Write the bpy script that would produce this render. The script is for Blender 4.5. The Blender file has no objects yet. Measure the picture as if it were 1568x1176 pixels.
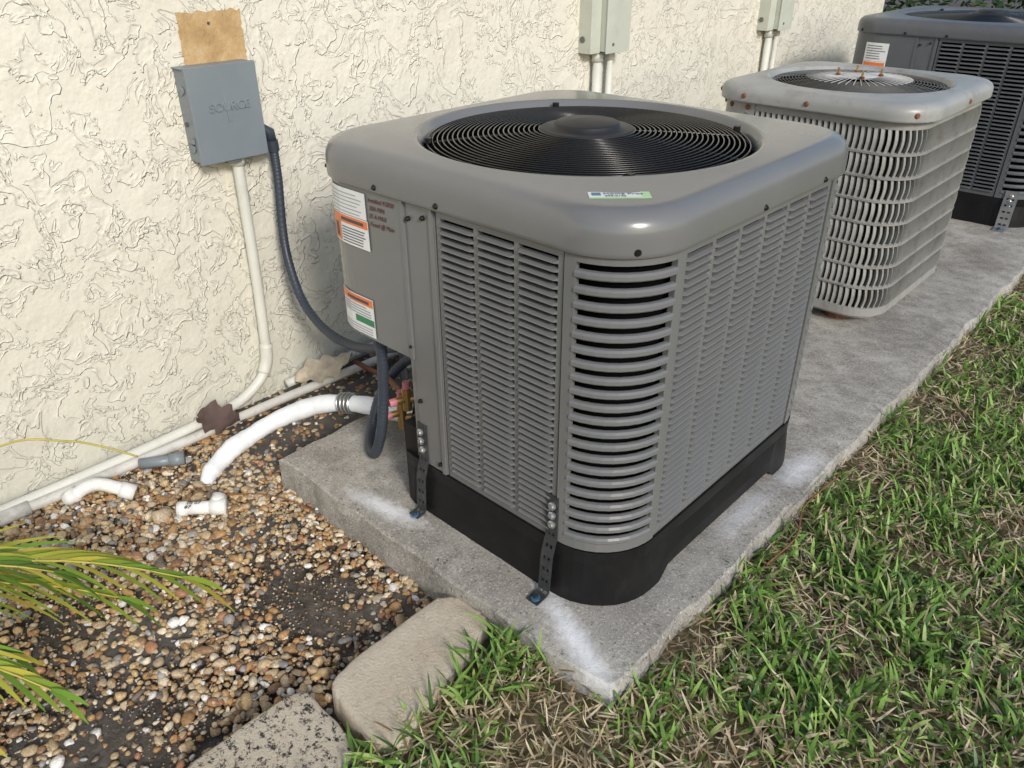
import bpy, math, random
import numpy as np
from mathutils import Vector, Matrix
random.seed(4); rng=np.random.default_rng(7)
sc=bpy.context.scene
col=sc.collection
pi=math.pi
# ------------------------------------------------------------------ materials
def newmat(name):
    m=bpy.data.materials.new(name); m.use_nodes=True
    nt=m.node_tree; b=nt.nodes["Principled BSDF"]
    return m,nt,b
def L(nt,a,b): nt.links.new(a,b)
def ramp(nt,fac,stops):
    r=nt.nodes.new("ShaderNodeValToRGB"); e=r.color_ramp.elements
    while len(e)<len(stops): e.new(0.5)
    for i,(p,c) in enumerate(stops):
        e[i].position=p; e[i].color=(c[0],c[1],c[2],1) if hasattr(c,'__len__') else (c,c,c,1)
    L(nt,fac,r.inputs[0]); return r.outputs[0]
def mixc(nt,f,a,b,mode='MIX'):
    n=nt.nodes.new("ShaderNodeMix"); n.data_type='RGBA'; n.blend_type=mode
    for s,v in ((n.inputs[0],f),(n.inputs[6],a),(n.inputs[7],b)):
        if hasattr(v,'links'): L(nt,v,s)
        else: s.default_value=v if not hasattr(v,'__len__') else (v[0],v[1],v[2],1)
    return n.outputs[2]
def mth(nt,op,a,b=0.0,c=None,clamp=False):
    n=nt.nodes.new("ShaderNodeMath"); n.operation=op; n.use_clamp=clamp
    for i,v in enumerate((a,b,c)):
        if v is None: continue
        if hasattr(v,'links'): L(nt,v,n.inputs[i])
        else: n.inputs[i].default_value=v
    return n.outputs[0]
def coord(nt,scale=None):
    c=nt.nodes.new("ShaderNodeTexCoord").outputs["Object"]
    if scale:
        m=nt.nodes.new("ShaderNodeMapping"); m.inputs["Scale"].default_value=scale; L(nt,c,m.inputs[0]); c=m.outputs[0]
    return c
def noise(nt,vec,scale,detail=4,rough=.55,dist=0.):
    n=nt.nodes.new("ShaderNodeTexNoise"); n.inputs["Scale"].default_value=scale; n.inputs["Detail"].default_value=detail
    n.inputs["Roughness"].default_value=rough; n.inputs["Distortion"].default_value=dist
    L(nt,vec,n.inputs["Vector"]); return n.outputs["Fac"]
def bump(nt,b,h,strength,dist,prev=None):
    n=nt.nodes.new("ShaderNodeBump"); n.inputs["Strength"].default_value=strength; n.inputs["Distance"].default_value=dist
    L(nt,h,n.inputs["Height"])
    if prev is not None: L(nt,prev,n.inputs["Normal"])
    if b is not None: L(nt,n.outputs[0],b.inputs["Normal"])
    return n.outputs[0]
def paint(name,c,rough=.4,var=.12,scale=9,dirt=None,dirtamt=.0,metal=0.,bmp=.0,bs=300,spec=.5):
    m,nt,b=newmat(name); v=coord(nt)
    n1=noise(nt,v,scale,3,.6)
    cc=ramp(nt,n1,[(.3,[x*(1-var) for x in c]),(.7,[min(1,x*(1+var)) for x in c])])
    if dirt:
        n2=noise(nt,v,scale*3.1,5,.7)
        f=ramp(nt,n2,[(.5,0),(.75,dirtamt)])
        cc=mixc(nt,f,cc,dirt)
    L(nt,cc,b.inputs["Base Color"])
    r=ramp(nt,n1,[(.3,rough*.8),(.7,min(1,rough*1.25))]); L(nt,r,b.inputs["Roughness"])
    b.inputs["Metallic"].default_value=metal; b.inputs["Specular IOR Level"].default_value=spec
    if bmp: bump(nt,b,noise(nt,v,bs,2),bmp,.001)
    return m
M={}
M['grey']=paint("grey_enamel",(.158,.160,.163),.20,.04,4,(.21,.21,.20),.15,bmp=.02,spec=.65)
M['greydk']=paint("grey_enamel_inner",(.08,.08,.08),.5,.15)
M['slate']=paint("slate_enamel",(.095,.102,.115),.40,.08,6,(.16,.15,.14),.25)
M['black']=paint("black_plastic",(.008,.008,.009),.45,.2,8,(.035,.033,.03),.2,spec=.28)
M['void']=paint("coil_black",(.003,.003,.004),.8,.3,spec=.05)
M['wire']=paint("black_wire",(.008,.008,.009),.22,.1)
M['hub']=paint("hub_black",(.018,.018,.020),.5,.1)
M['blade']=paint("blade_black",(.008,.008,.009),.5,.1,spec=.3)
M['beige']=paint("weathered_beige_metal",(.285,.285,.272),.5,.1,5,(.12,.10,.08),.55)
M['beigecap']=paint("weathered_cap_metal",(.32,.325,.318),.38,.12,4,(.13,.11,.09),.55)
M['lightmetal']=paint("light_metal",(.50,.50,.49),.4,.08,8,(.3,.28,.25),.4)
M['coil']=paint("dusty_coil",(.02,.02,.019),.8,.3,spec=.15)
M['dwire']=paint("dull_wire",(.14,.14,.135),.5,.1,metal=.3)
M['white']=paint("white_label",(.76,.77,.78),.4,.03)
M['ink']=paint("label_ink",(.07,.07,.09),.6,.1)
M['ink2']=paint("faint_ink",(.35,.36,.40),.6,.1)
M['orange']=paint("orange_label",(.78,.19,.04),.4,.05)
M['green']=paint("green_label",(.03,.20,.09),.4,.05)
M['lime']=paint("lime_label",(.40,.66,.34),.4,.05)
M['redink']=paint("marker_red",(.10,.02,.02),.6,.05)
M['box']=paint("grey_box_paint",(.195,.225,.248),.42,.05,6,(.26,.26,.25),.2)
M['boxc']=paint("cream_box_paint",(.50,.52,.45),.5,.06,6,(.35,.35,.3),.3)
M['cream']=paint("cream_pipe_paint",(.64,.64,.58),.45,.05,6,(.4,.38,.3),.3)
M['creamdirty']=paint("dirty_pipe",(.58,.57,.53),.5,.08,7,(.2,.17,.12),.55)
M['flex']=paint("grey_flex",(.036,.046,.064),.45,.1)
M['insul']=paint("white_insulation",(.78,.81,.84),.55,.04,14,(.5,.48,.44),.3,bmp=.5,bs=45)
M['pvc']=paint("white_pvc",(.76,.76,.74),.35,.04,14,(.4,.35,.28),.4)
M['steel']=paint("zinc_steel",(.45,.46,.47),.35,.15,20,metal=.8)
M['dsteel']=paint("dark_strap",(.05,.055,.06),.45,.2,20,(.2,.2,.2),.3,metal=.4)
M['brass']=paint("brass",(.42,.27,.10),.4,.1,20,metal=.7)
M['pink']=paint("pink_cap",(.58,.20,.24),.5,.1)
M['rust']=paint("rusty",(.16,.06,.03),.7,.3)
M['leafb']=paint("dead_leaf",(.085,.052,.045),.7,.3,30)
M['leaft']=paint("dry_leaf_tan",(.42,.36,.27),.7,.3,30)
M['twig']=paint("twig",(.20,.09,.035),.8,.3,40)
M['blue']=paint("blue_bolt",(.05,.14,.26),.4,.1)
M['roof']=paint("roof_tile",(.22,.15,.10),.8,.2)
M['stem']=paint("palm_stem",(.42,.36,.07),.5,.15,20)

def attrmat(name,rough,spec=.3,trans=0,var=None):
    m,nt,b=newmat(name)
    a=nt.nodes.new("ShaderNodeAttribute"); a.attribute_name="Col"
    c=a.outputs["Color"]
    if var:
        v=coord(nt); c=mixc(nt,1.0,c,ramp(nt,noise(nt,v,var,2,.7),[(.25,.6),(.75,1.35)]),'MULTIPLY')
    L(nt,c,b.inputs["Base Color"]); b.inputs["Roughness"].default_value=rough
    b.inputs["Specular IOR Level"].default_value=spec
    if trans:
        t=nt.nodes.new("ShaderNodeBsdfTranslucent"); L(nt,c,t.inputs[0])
        mx=nt.nodes.new("ShaderNodeMixShader"); mx.inputs[0].default_value=trans
        o=nt.nodes["Material Output"]; L(nt,b.outputs[0],mx.inputs[1]); L(nt,t.outputs[0],mx.inputs[2]); L(nt,mx.outputs[0],o.inputs[0])
    return m
M['grass']=attrmat("grass_blades",.42,.4,.25)
M['pebble']=attrmat("pebbles",.5,.45,0,220)
M['leaf']=attrmat("leaf",.4,.4,.2)

# stucco : smooth trowelled base with raised smears
m,nt,b=newmat("cream_stucco"); v=coord(nt)
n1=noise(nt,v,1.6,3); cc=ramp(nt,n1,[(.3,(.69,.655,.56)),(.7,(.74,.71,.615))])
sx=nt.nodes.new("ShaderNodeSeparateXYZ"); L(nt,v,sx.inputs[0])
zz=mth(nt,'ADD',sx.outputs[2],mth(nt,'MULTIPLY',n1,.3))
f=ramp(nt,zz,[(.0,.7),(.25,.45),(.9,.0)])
cc=mixc(nt,f,cc,(.50,.505,.435))  # greenish shade low on the wall, painted into the base colour by height
L(nt,cc,b.inputs["Base Color"]); b.inputs["Roughness"].default_value=.5; b.inputs["Specular IOR Level"].default_value=.4
w=nt.nodes.new("ShaderNodeTexNoise"); w.inputs["Scale"].default_value=5; w.inputs["Detail"].default_value=2; L(nt,v,w.inputs["Vector"])
va=nt.nodes.new("ShaderNodeVectorMath"); va.operation='MULTIPLY_ADD'; L(nt,w.outputs["Color"],va.inputs[0]); va.inputs[1].default_value=(.20,.20,.20); L(nt,v,va.inputs[2])
vv=va.outputs[0]
a=noise(nt,vv,9.,3,.6,.2); b2=noise(nt,vv,19,3,.6,.3); lo=noise(nt,v,15,3,.6)
pa=ramp(nt,a,[(.52,0),(.532,1.),(.565,.55),(.66,.2),(.9,.15)])
pb=ramp(nt,b2,[(.56,0),(.575,.75),(.62,.3),(.75,.1)])
h=mth(nt,'ADD',mth(nt,'ADD',pa,pb),mth(nt,'MULTIPLY',lo,2.0))
h=mth(nt,'ADD',h,mth(nt,'MULTIPLY',noise(nt,v,85,3,.6),.3))
bump(nt,b,h,.85,.0045); M['stucco']=m
m,nt,b=newmat("raw_stucco_patch"); v=coord(nt)
L(nt,ramp(nt,noise(nt,v,22,6,.65),[(.3,(.38,.24,.11)),(.55,(.52,.35,.17)),(.75,(.60,.47,.30))]),b.inputs["Base Color"]); b.inputs["Roughness"].default_value=.9
bump(nt,b,noise(nt,v,60,6,.7),.9,.005); M['patch']=m

def concrete(name,stains):
    m,nt,b=newmat(name); v=coord(nt)
    c=ramp(nt,noise(nt,v,3.2,6,.65),[(.30,(.22,.20,.175)),(.5,(.36,.34,.305)),(.70,(.48,.46,.42))])
    c=mixc(nt,ramp(nt,noise(nt,v,13,6,.75),[(.44,.0),(.62,.65)]),c,(.17,.155,.135))
    c=mixc(nt,ramp(nt,noise(nt,v,7,6,.8),[(.53,.0),(.68,.45)]),c,(.62,.60,.57))
    sp=ramp(nt,noise(nt,v,190,2,.7),[(.55,0),(.66,.6)]); c=mixc(nt,sp,c,(.60,.58,.55))
    sp=ramp(nt,noise(nt,v,130,2,.7),[(.60,0),(.70,.85)]); c=mixc(nt,sp,c,(.08,.075,.07))
    for (x,y,rx,ry,ang,amt) in stains:
        mp=nt.nodes.new("ShaderNodeMapping"); mp.vector_type='TEXTURE'; mp.inputs["Location"].default_value=(x,y,0); mp.inputs["Rotation"].default_value=(0,0,ang); mp.inputs["Scale"].default_value=(rx,ry,5)
        L(nt,v,mp.inputs[0]); ln=nt.nodes.new("ShaderNodeVectorMath"); ln.operation='LENGTH'; L(nt,mp.outputs[0],ln.inputs[0])
        d=mth(nt,'ADD',ln.outputs["Value"],mth(nt,'MULTIPLY_ADD',noise(nt,v,36,6,.8),1.7,-.85))
        f=ramp(nt,d,[(.15,amt),(1.0,0)])
        c=mixc(nt,f,c,(.74,.75,.77))
    L(nt,c,b.inputs["Base Color"]); b.inputs["Roughness"].default_value=.9; b.inputs["Specular IOR Level"].default_value=.2
    n=bump(nt,None,noise(nt,v,150,3,.7),.6,.0025)
    bump(nt,b,noise(nt,v,14,3,.6),.5,.006,n)
    return m
M['concrete']=concrete("weathered_concrete",[(-.02,-.075,.20,.038,-.4,1.),(-.60,-.07,.15,.036,.15,.9),(.05,.75,.05,.12,0,.75),(.03,.5,.04,.16,0,.5)])
m,nt,b=newmat("edging_stone"); v=coord(nt)
c=ramp(nt,noise(nt,v,9,5,.6),[(.3,(.60,.51,.39)),(.7,(.70,.62,.50))])
a=nt.nodes.new("ShaderNodeAttribute"); a.attribute_name="moss"
f=mth(nt,'MULTIPLY',a.outputs["Fac"],ramp(nt,noise(nt,v,60,7,.8),[(.52,0),(.57,1)]))
f2=ramp(nt,noise(nt,v,80,5,.7),[(.64,0),(.71,.65)])
c=mixc(nt,f2,c,(.17,.12,.08)); c=mixc(nt,f,c,(.035,.034,.032))
L(nt,c,b.inputs["Base Color"]); b.inputs["Roughness"].default_value=.9
n=bump(nt,None,noise(nt,v,150,5,.75),1.,.006); bump(nt,b,noise(nt,v,22,3),.4,.006,n); M['stone']=m
m,nt,b=newmat("soil_and_thatch"); v=coord(nt)
a=nt.nodes.new("ShaderNodeAttribute"); a.attribute_name="lawn"
soil=ramp(nt,noise(nt,v,30,8,.75),[(.3,(.06,.05,.04)),(.52,(.14,.12,.10)),(.75,(.27,.24,.205))])
soil=mixc(nt,ramp(nt,noise(nt,v,4,4),[(.45,0),(.6,.6)]),soil,(.14,.135,.13))
thatch=ramp(nt,noise(nt,v,60,8,.8),[(.3,(.06,.055,.025)),(.5,(.17,.14,.075)),(.75,(.38,.32,.19))])
far=ramp(nt,noise(nt,v,2.,8,.7),[(.3,(.05,.09,.02)),(.7,(.13,.17,.06))])
ln=nt.nodes.new("ShaderNodeVectorMath"); ln.operation='LENGTH'; L(nt,v,ln.inputs[0])
thatch=mixc(nt,ramp(nt,mth(nt,'DIVIDE',ln.outputs["Value"],10.),[(.3,0),(.55,1)]),thatch,far)
L(nt,mixc(nt,a.outputs["Fac"],soil,thatch),b.inputs["Base Color"]); b.inputs["Roughness"].default_value=.95; b.inputs["Specular IOR Level"].default_value=.15
bump(nt,b,noise(nt,v,110,5,.8),1.,.008); M['ground']=m

# ------------------------------------------------------------------ mesh helpers
def link(o,parent=None):
    col.objects.link(o)
    if parent: o.parent=parent
    return o
def empty(name,loc=(0,0,0)):
    e=bpy.data.objects.new(name,None); e.empty_display_size=.1; col.objects.link(e); e.location=loc; return e
class B:
    def __init__(s): s.v=[]; s.f=[]; s.m=[]; s.sm=[]; s.mats=[]
    def mi(s,k):
        if k not in s.mats: s.mats.append(k)
        return s.mats.index(k)
    def add(s,vs,fs,mat,smooth=False):
        o=len(s.v); s.v+= [tuple(map(float,q)) for q in vs]; k=s.mi(mat)
        for f in fs: s.f.append(tuple(i+o for i in f)); s.m.append(k); s.sm.append(smooth)
    def box(s,a,b,mat):
        x0,y0,z0=a;x1,y1,z1=b
        s.add([(x0,y0,z0),(x1,y0,z0),(x1,y1,z0),(x0,y1,z0),(x0,y0,z1),(x1,y0,z1),(x1,y1,z1),(x0,y1,z1)],
              [(3,2,1,0),(4,5,6,7),(0,1,5,4),(1,2,6,5),(2,3,7,6),(3,0,4,7)],mat)
    def tube(s,pts,r,mat,n=14,closed=False,caps=True,rad=None,smooth=True):
        P=[Vector(p) for p in pts]; m=len(P); vs=[]; up=None
        for i in range(m):
            if closed: t=(P[(i+1)%m]-P[i-1]).normalized()
            else: t=(P[min(i+1,m-1)]-P[max(i-1,0)]).normalized()
            if up is None:
                up=Vector((0,0,1)) if abs(t.z)<.9 else Vector((1,0,0))
            a=(up-t*up.dot(t)).normalized(); up=a; bb=t.cross(a)
            rr=rad[i] if rad else r
            for k in range(n):
                w=2*pi*k/n; vs.append(P[i]+a*math.cos(w)*rr+bb*math.sin(w)*rr)
        fs=[]
        for i in range(m if closed else m-1):
            j=(i+1)%m
            for k in range(n):
                l=(k+1)%n; fs.append((i*n+k,i*n+l,j*n+l,j*n+k))
        if caps and not closed: fs.append(tuple(range(n))[::-1]); fs.append(tuple((m-1)*n+k for k in range(n)))
        s.add(vs,fs,mat,smooth)
    def ring(s,c,R,r,mat,n=96,k=6):
        s.tube([(c[0]+R*math.cos(2*pi*i/n),c[1]+R*math.sin(2*pi*i/n),c[2]) for i in range(n)],r,mat,k,True)
    def cyl(s,c,ax,r,h,mat,n=16,r2=None):
        ax=Vector(ax).normalized(); c=Vector(c); s.tube([c,c+ax*h],r,mat,n,rad=[r,r if r2 is None else r2],smooth=False)
    def screw(s,c,ax,r=.006,mat='black'):
        ax=Vector(ax).normalized(); c=Vector(c); s.tube([c-ax*.002,c+ax*.002,c+ax*.004,c+ax*.006],r,mat,8,rad=[r*1.5,r*1.5,r,r*.85],smooth=False)
    def make(s,name,parent=None,bev=0):
        me=bpy.data.meshes.new(name); me.from_pydata(s.v,[],s.f)
        for k in s.mats: me.materials.append(M[k])
        me.polygons.foreach_set("material_index",s.m); me.polygons.foreach_set("use_smooth",s.sm); me.update()
        o=bpy.data.objects.new(name,me); link(o,parent)
        if bev:
            md=o.modifiers.new("b",'BEVEL'); md.width=bev; md.segments=3; md.limit_method='ANGLE'; md.angle_limit=math.radians(40)
        return o
def smoothpts(pts,k=8):
    P=[Vector(p) for p in pts]; P=[P[0]*2-P[1]]+P+[P[-1]*2-P[-2]]; o=[]
    for i in range(1,len(P)-2):
        for j in range(k):
            t=j/k; a,b,c,d=P[i-1:i+3]
            o.append(.5*((2*b)+(c-a)*t+(2*a-5*b+4*c-d)*t*t+(3*b-a-3*c+d)*t**3))
    o.append(P[-2]); return o
def npmesh(name,V,F,mat,cols=None,smooth=True,parent=None):
    k=F.shape[1]; me=bpy.data.meshes.new(name)
    me.vertices.add(len(V)); me.vertices.foreach_set("co",V.astype(np.float32).ravel())
    me.loops.add(F.size); me.loops.foreach_set("vertex_index",F.astype(np.int32).ravel())
    me.polygons.add(len(F)); me.polygons.foreach_set("loop_start",np.arange(0,F.size,k,dtype=np.int32)); me.polygons.foreach_set("loop_total",np.full(len(F),k,dtype=np.int32))
    me.polygons.foreach_set("use_smooth",np.full(len(F),smooth)); me.update(calc_edges=True); me.validate()
    if cols is not None:
        a=me.color_attributes.new("Col",'FLOAT_COLOR','POINT'); c=np.ones((len(V),4),np.float32); c[:,:3]=cols; a.data.foreach_set("color",c.ravel())
    me.materials.append(M[mat]); o=bpy.data.objects.new(name,me); link(o,parent); return o
class Path:
    def __init__(s,x0,y0,x1,y1,r):
        s.a=(x0,y0,x1,y1,r); s.L1=x1-x0-2*r; s.L2=y1-y0-2*r; s.A=pi*r/2
        s.P=2*(s.L1+s.L2)+4*s.A
        s.k=[0,s.L1,s.L1+s.A,s.L1+s.A+s.L2,s.L1+2*s.A+s.L2,2*s.L1+2*s.A+s.L2,2*s.L1+3*s.A+s.L2,2*s.L1+3*s.A+2*s.L2,s.P]
    def at(s,u,off=0):
        x0,y0,x1,y1,r=s.a; u=u%s.P; k=s.k
        i=max(j for j in range(8) if u>=k[j]-1e-9); t=u-k[i]
        if i==0: p=(x0+r+t,y0);n=(0,-1)
        elif i==2: p=(x1,y0+r+t);n=(1,0)
        elif i==4: p=(x1-r-t,y1);n=(0,1)
        elif i==6: p=(x0,y1-r-t);n=(-1,0)
        else:
            a=t/r; cx,cy,a0={1:(x1-r,y0+r,-pi/2),3:(x1-r,y1-r,0),5:(x0+r,y1-r,pi/2),7:(x0+r,y0+r,pi)}[i]
            n=(math.cos(a0+a),math.sin(a0+a)); p=(cx+r*n[0],cy+r*n[1])
        return p[0]+n[0]*off,p[1]+n[1]*off,n
    def samples(s,a,b):
        o=[a]
        for base in (-s.P,0,s.P):
            for i in range(0,8):
                for t in ([0] if i%2==0 else [j/10 for j in range(10)]):
                    u=base+s.k[i]+t*(s.k[i+1]-s.k[i])
                    if a+1e-4<u<b-1e-4: o.append(u)
        o.append(b); return sorted(o)
    def ext(s,bd,a,b,prof,mat,taper=0,smooth=False,closed=True):
        u=s.samples(a,b); sc_=[1]*len(u)
        if taper:
            u=[a,a+taper]+[q for q in u if a+taper<q<b-taper]+[b-taper,b]; sc_=[0]+[1]*(len(u)-2)+[0]
        n=len(prof); vs=[]
        for q,k in zip(u,sc_):
            for (off,z) in prof:
                x,y,_=s.at(q,off*k if off>0 else off); vs.append((x,y,z))
        fs=[]
        for i in range(len(u)-1):
            for j in range(n if closed else n-1):
                l=(j+1)%n; fs.append((i*n+j,(i+1)*n+j,(i+1)*n+l,i*n+l))
        if closed: fs.append(tuple(range(n))); fs.append(tuple((len(u)-1)*n+k for k in range(n))[::-1])
        bd.add(vs,fs,mat,smooth)
    def strip(s,bd,a,b,z0,z1,off,mat,th=.012):
        s.ext(bd,a,b,[(off,z0),(off,z1),(off-th,z1),(off-th,z0)],mat)
def outline(th,hw,hd,r):
    c,s=abs(math.cos(th)),abs(math.sin(th)); 
    t=min(hw/c if c>1e-9 else 1e9, hd/s if s>1e-9 else 1e9); x,y=c*t,s*t
    if x>hw-r and y>hd-r:
        cx,cy=hw-r,hd-r; b=c*cx+s*cy; t=b+math.sqrt(max(0,b*b-(cx*cx+cy*cy-r*r))); x,y=c*t,s*t
    return math.copysign(x,math.cos(th)),math.copysign(y,math.sin(th))
def loft(bd,rings,mat,smooth=True):
    n=len(rings[0]); vs=[p for r in rings for p in r]; fs=[]
    for i in range(len(rings)-1):
        for j in range(n):
            l=(j+1)%n; fs.append((i*n+j,i*n+l,(i+1)*n+l,(i+1)*n+j))
    bd.add(vs,fs,mat,smooth)

# ------------------------------------------------------------------ AC unit
def cap_and_fan(root,x0,y0,x1,y1,r,zb,zt,R,mat):
    cx,cy=(x0+x1)/2,(y0+y1)/2; hw,hd=(x1-x0)/2,(y1-y0)/2; n=240
    H=zt-zb
    prof=[(-.01,0),(.009,0),(.012,.03*H),(.0125,.12*H),(.0125,.36*H),(.0118,.52*H),(.009,.66*H),(.003,.79*H),(-.007,.885*H),(-.019,.93*H),(-.031,.945*H)]
    ths=[2*pi*i/n for i in range(n)]
    rings=[]
    for off,z in prof:
        rings.append([(cx+outline(t,hw+off,hd+off,r+off)[0],cy+outline(t,hw+off,hd+off,r+off)[1],zb+z) for t in ths])
    for RR,z in ((R+.010,zt-.0015),(R+.004,zt-.0005),(R-.001,zt-.004),(R-.007,zt-.014),(R-.014,zt-.022),(R-.017,zt-.05)):
        rings.append([(cx+RR*math.cos(t),cy+RR*math.sin(t),z) for t in ths])
    bd=B(); loft(bd,rings,mat); bd.make("top_cap",root)
    bd=B()
    loft(bd,[[(cx+q*math.cos(t),cy+q*math.sin(t),z) for t in ths[::3]] for q,z in ((R-.0175,zt-.026),(R-.019,zt-.14),(R-.04,zt-.22),(.001,zt-.23))],'void')
    for k in range(4):
        a0=k*pi/2+.3; vs=[];fs=[]
        for i in range(9):
            rr=.07+(R-.12)*i/8
            for j in range(5):
                aa=a0+(j/4-.5)*(1.0-.15*i/8)+.25*i/8; vs.append((cx+rr*math.cos(aa),cy+rr*math.sin(aa),zt-.14+.06*(j/4-.5)))
        for i in range(8):
            for j in range(4): fs.append((i*5+j,i*5+j+1,(i+1)*5+j+1,(i+1)*5+j))
        bd.add(vs,fs,'blade',True)
    bd.cyl((cx,cy,zt-.2),(0,0,1),.075,.15,'blade',24); bd.make("fan",root)
    return cx,cy
def unit(name,x0,y0,x1,y1,r,Ht,Hb,capT,R,mat,recess=True,nl=(3,6),rows=38):
    root=empty(name,(x0,y0,0)); 
    P=Path(x0,y0,x1,y1,r); w=x1-x0; d=y1-y0
    cx,cy=(x0+x1)/2,(y0+y1)/2
    sA=.407-r; sB=P.k[1]; sC=P.k[2]; sD=P.k[3]; sE=P.k[4]; sF=P.k[5]; sG=P.k[6]; sH=P.k[7]
    zc=.40 if recess else Hb
    bd=B()
    Q=Path(x0+.022,y0+.022,x1-.022,y1-.022,r-.022)
    us=Q.samples(0,Q.P)[:-1]
    if recess:
        core=[Q.at(u)[:2] for u in us if u<Q.k[7]-.25]; core=[(x0+.325,y0+.022)]+[p for p in core if p[0]>x0+.325 or p[1]>y0+.1]
        core.append((x0+.022,y0+.30))
    else: core=[Q.at(u)[:2] for u in us]
    n=len(core); bd.add([(x,y,Hb-.03) for x,y in core]+[(x,y,Ht+.02) for x,y in core],[(i,(i+1)%n,n+(i+1)%n,n+i) for i in range(n)]+[tuple(range(n)),tuple(range(n,2*n))[::-1]],'void')
    bd.make("condenser_coil",root)
    bd=B()
    def louvers(a,b,cols):
        fr=.011; z0=Hb+.018; z1=Ht-.006
        P.strip(bd,a,b,Hb,z0,.0,mat); P.strip(bd,a,b,z1,Ht+.02,.0,mat)
        cw=(b-a-fr)/cols
        for c in range(cols+1): P.strip(bd,a+c*cw,a+c*cw+fr,z0,z1,.0,mat)
        for c in range(cols):
            u0=a+c*cw+fr; u1=a+(c+1)*cw; p=(z1-z0)/rows
            for k in range(rows):
                z=z0+k*p
                P.ext(bd,u0-.001,u1+.001,[(-.010,z+.10*p),(.003,z+.06*p),(.0065,z+.14*p),(.0060,z+.30*p),(.000,z+.47*p),(-.008,z+.52*p)],mat,taper=.005)
    def slots(a,b,k=21):
        fr=.022; z0=Hb+.02; z1=Ht-.006
        P.strip(bd,a,b,Hb,z0,.003,mat); P.strip(bd,a,b,z1,Ht+.02,.003,mat)
        P.strip(bd,a,a+fr,z0,z1,.003,mat); P.strip(bd,b-fr*.7,b,z0,z1,.003,mat)
        p=(z1-z0)/k
        for i in range(k):
            z=z0+i*p
            P.ext(bd,a+fr-.002,b-fr*.7+.002,[(-.006,z),(.003,z+.02*p),(.0055,z+.12*p),(.0055,z+.36*p),(.002,z+.50*p),(-.003,z+.54*p),(-.006,z+.52*p)],mat)
    louvers(sA+.004,sB-.003,nl[0]); slots(sB+.001,sC-.001); louvers(sC+.003,sD-.003,nl[1]); slots(sD+.001,sE-.001)
    louvers(sE+.003,sF-.003,nl[1]); slots(sF+.001,sG-.001)
    louvers(sG+.003,sH-.12,3)
    P.strip(bd,sA-.085,sA,Hb,Ht+.02,.002,mat)
    P.ext(bd,sA-.012,sA-.002,[(-.01,Hb),(.006,Hb),(.006,Ht+.015),(-.01,Ht+.015)],mat)
    sR=sA-.085
    P.strip(bd,sH-.118-P.P,sR-.002,zc,Ht+.018,.005,mat)
    P.ext(bd,sR-.010,sR+.000,[(-.01,zc),(.007,zc),(.007,Ht+.017),(-.01,Ht+.017)],mat)
    if recess:
        a=(x0+.322,y0+.003); c=(x0+.003,y0+.30)
        bd.add([(a[0],a[1],Hb),(c[0],c[1],Hb),(c[0],c[1],zc),(a[0],a[1],zc)],[(0,1,2,3)],'greydk')
        us=P.samples(sH-.118-P.P,sR); pl=[P.at(u,-.002)[:2] for u in us]
        bd.add([(x,y,zc+.003) for x,y in pl],[tuple(range(len(pl)))],mat)
        bd.add([(x0+.30,y0+.004,Hb),(x0+.323,y0+.001,Hb),(x0+.323,y0+.001,zc),(x0+.30,y0+.004,zc)],[(0,1,2,3)],mat)
    for (u,z) in ((sR-.005,.43),(sR+.012,Ht-.025),(sA-.03,Ht-.015),(sR+.01,.30),(sA-.02,Hb+.02)):
        x,y,nn=P.at(u,.004); bd.screw((x,y,z),(nn[0],nn[1],0),.0035)
    for u in (-.10,.11,.29,sB+P.A*.55,sC+.25,sC+.5,sD+P.A*.5,sE+.2,sE+.45,sG+.2):
        x,y,nn=P.at(u,.011); bd.screw((x,y,Ht+.020),(nn[0],nn[1],0),.0042)
    bd.make("louvered_cabinet",root)
    bd=B(); us=P.samples(0,P.P)[:-1]
    dense=[]
    for i in range(len(us)):
        a=us[i]; b=us[(i+1)%len(us)] if i<len(us)-1 else P.P; m=max(1,int((b-a)/.03))
        dense+=[a+(b-a)*j/m for j in range(m)]
    def lift(u):
        for (a,b) in ((sC+.03,sD-.03),(sE+.03,sF-.03),(sG+.03,sH-.03)):
            if a<u<b: 
                t=min((u-a)/.04,(b-u)/.04,1); return .032*math.sin(t*pi/2)
        return 0
    def bp(u,off):
        x,y,_=P.at(u,off)
        if recess:
            k=(x-x0)+(y-y0)*1.0; lim=.262
            if k<lim:
                dx=(lim-k)/2; x+=dx; y+=dx
        return x,y
    loft(bd,[[(*bp(u,-.02),lift(u)) for u in dense],[(*bp(u,.012),lift(u)) for u in dense],[(*bp(u,.010),.03+lift(u)) for u in dense],[(*bp(u,.003),Hb-.035) for u in dense],[(*bp(u,.005),Hb-.002) for u in dense],[(*bp(u,-.02),Hb-.002) for u in dense]],'black',False)
    if recess:
        bd.box((x0+.255,y0+.004,.0),(x0+.30,y0+.05,.21),'black')
        bd.box((x0+.262,y0+.05,.0),(x0+.30,y0+.12,.17),'black')
    bd.make("base_pan",root)
    cap_and_fan(root,x0,y0,x1,y1,r,Ht+.008,capT,R,mat)
    R=R-.016
    bd=B(); zz=lambda q: capT-.016+.020*(1-(q/R)**2)
    q=.102
    while q<R-.004:
        bd.ring((cx,cy,zz(q)),q,.0018,'wire',96,6); q+=.0108
    for k in range(10):
        a=k*2*pi/10+.2
        bd.tube([(cx+q*math.cos(a),cy+q*math.sin(a),zz(q)-.006) for q in np.linspace(.07,R+.003,8)],.003,'wire',6)
    for k in range(4):
        a=k*pi/2+.9; q=R-.008; bd.cyl((cx+q*math.cos(a),cy+q*math.sin(a),capT-.014),(0,0,1),.008,.010,'black',8)
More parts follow.
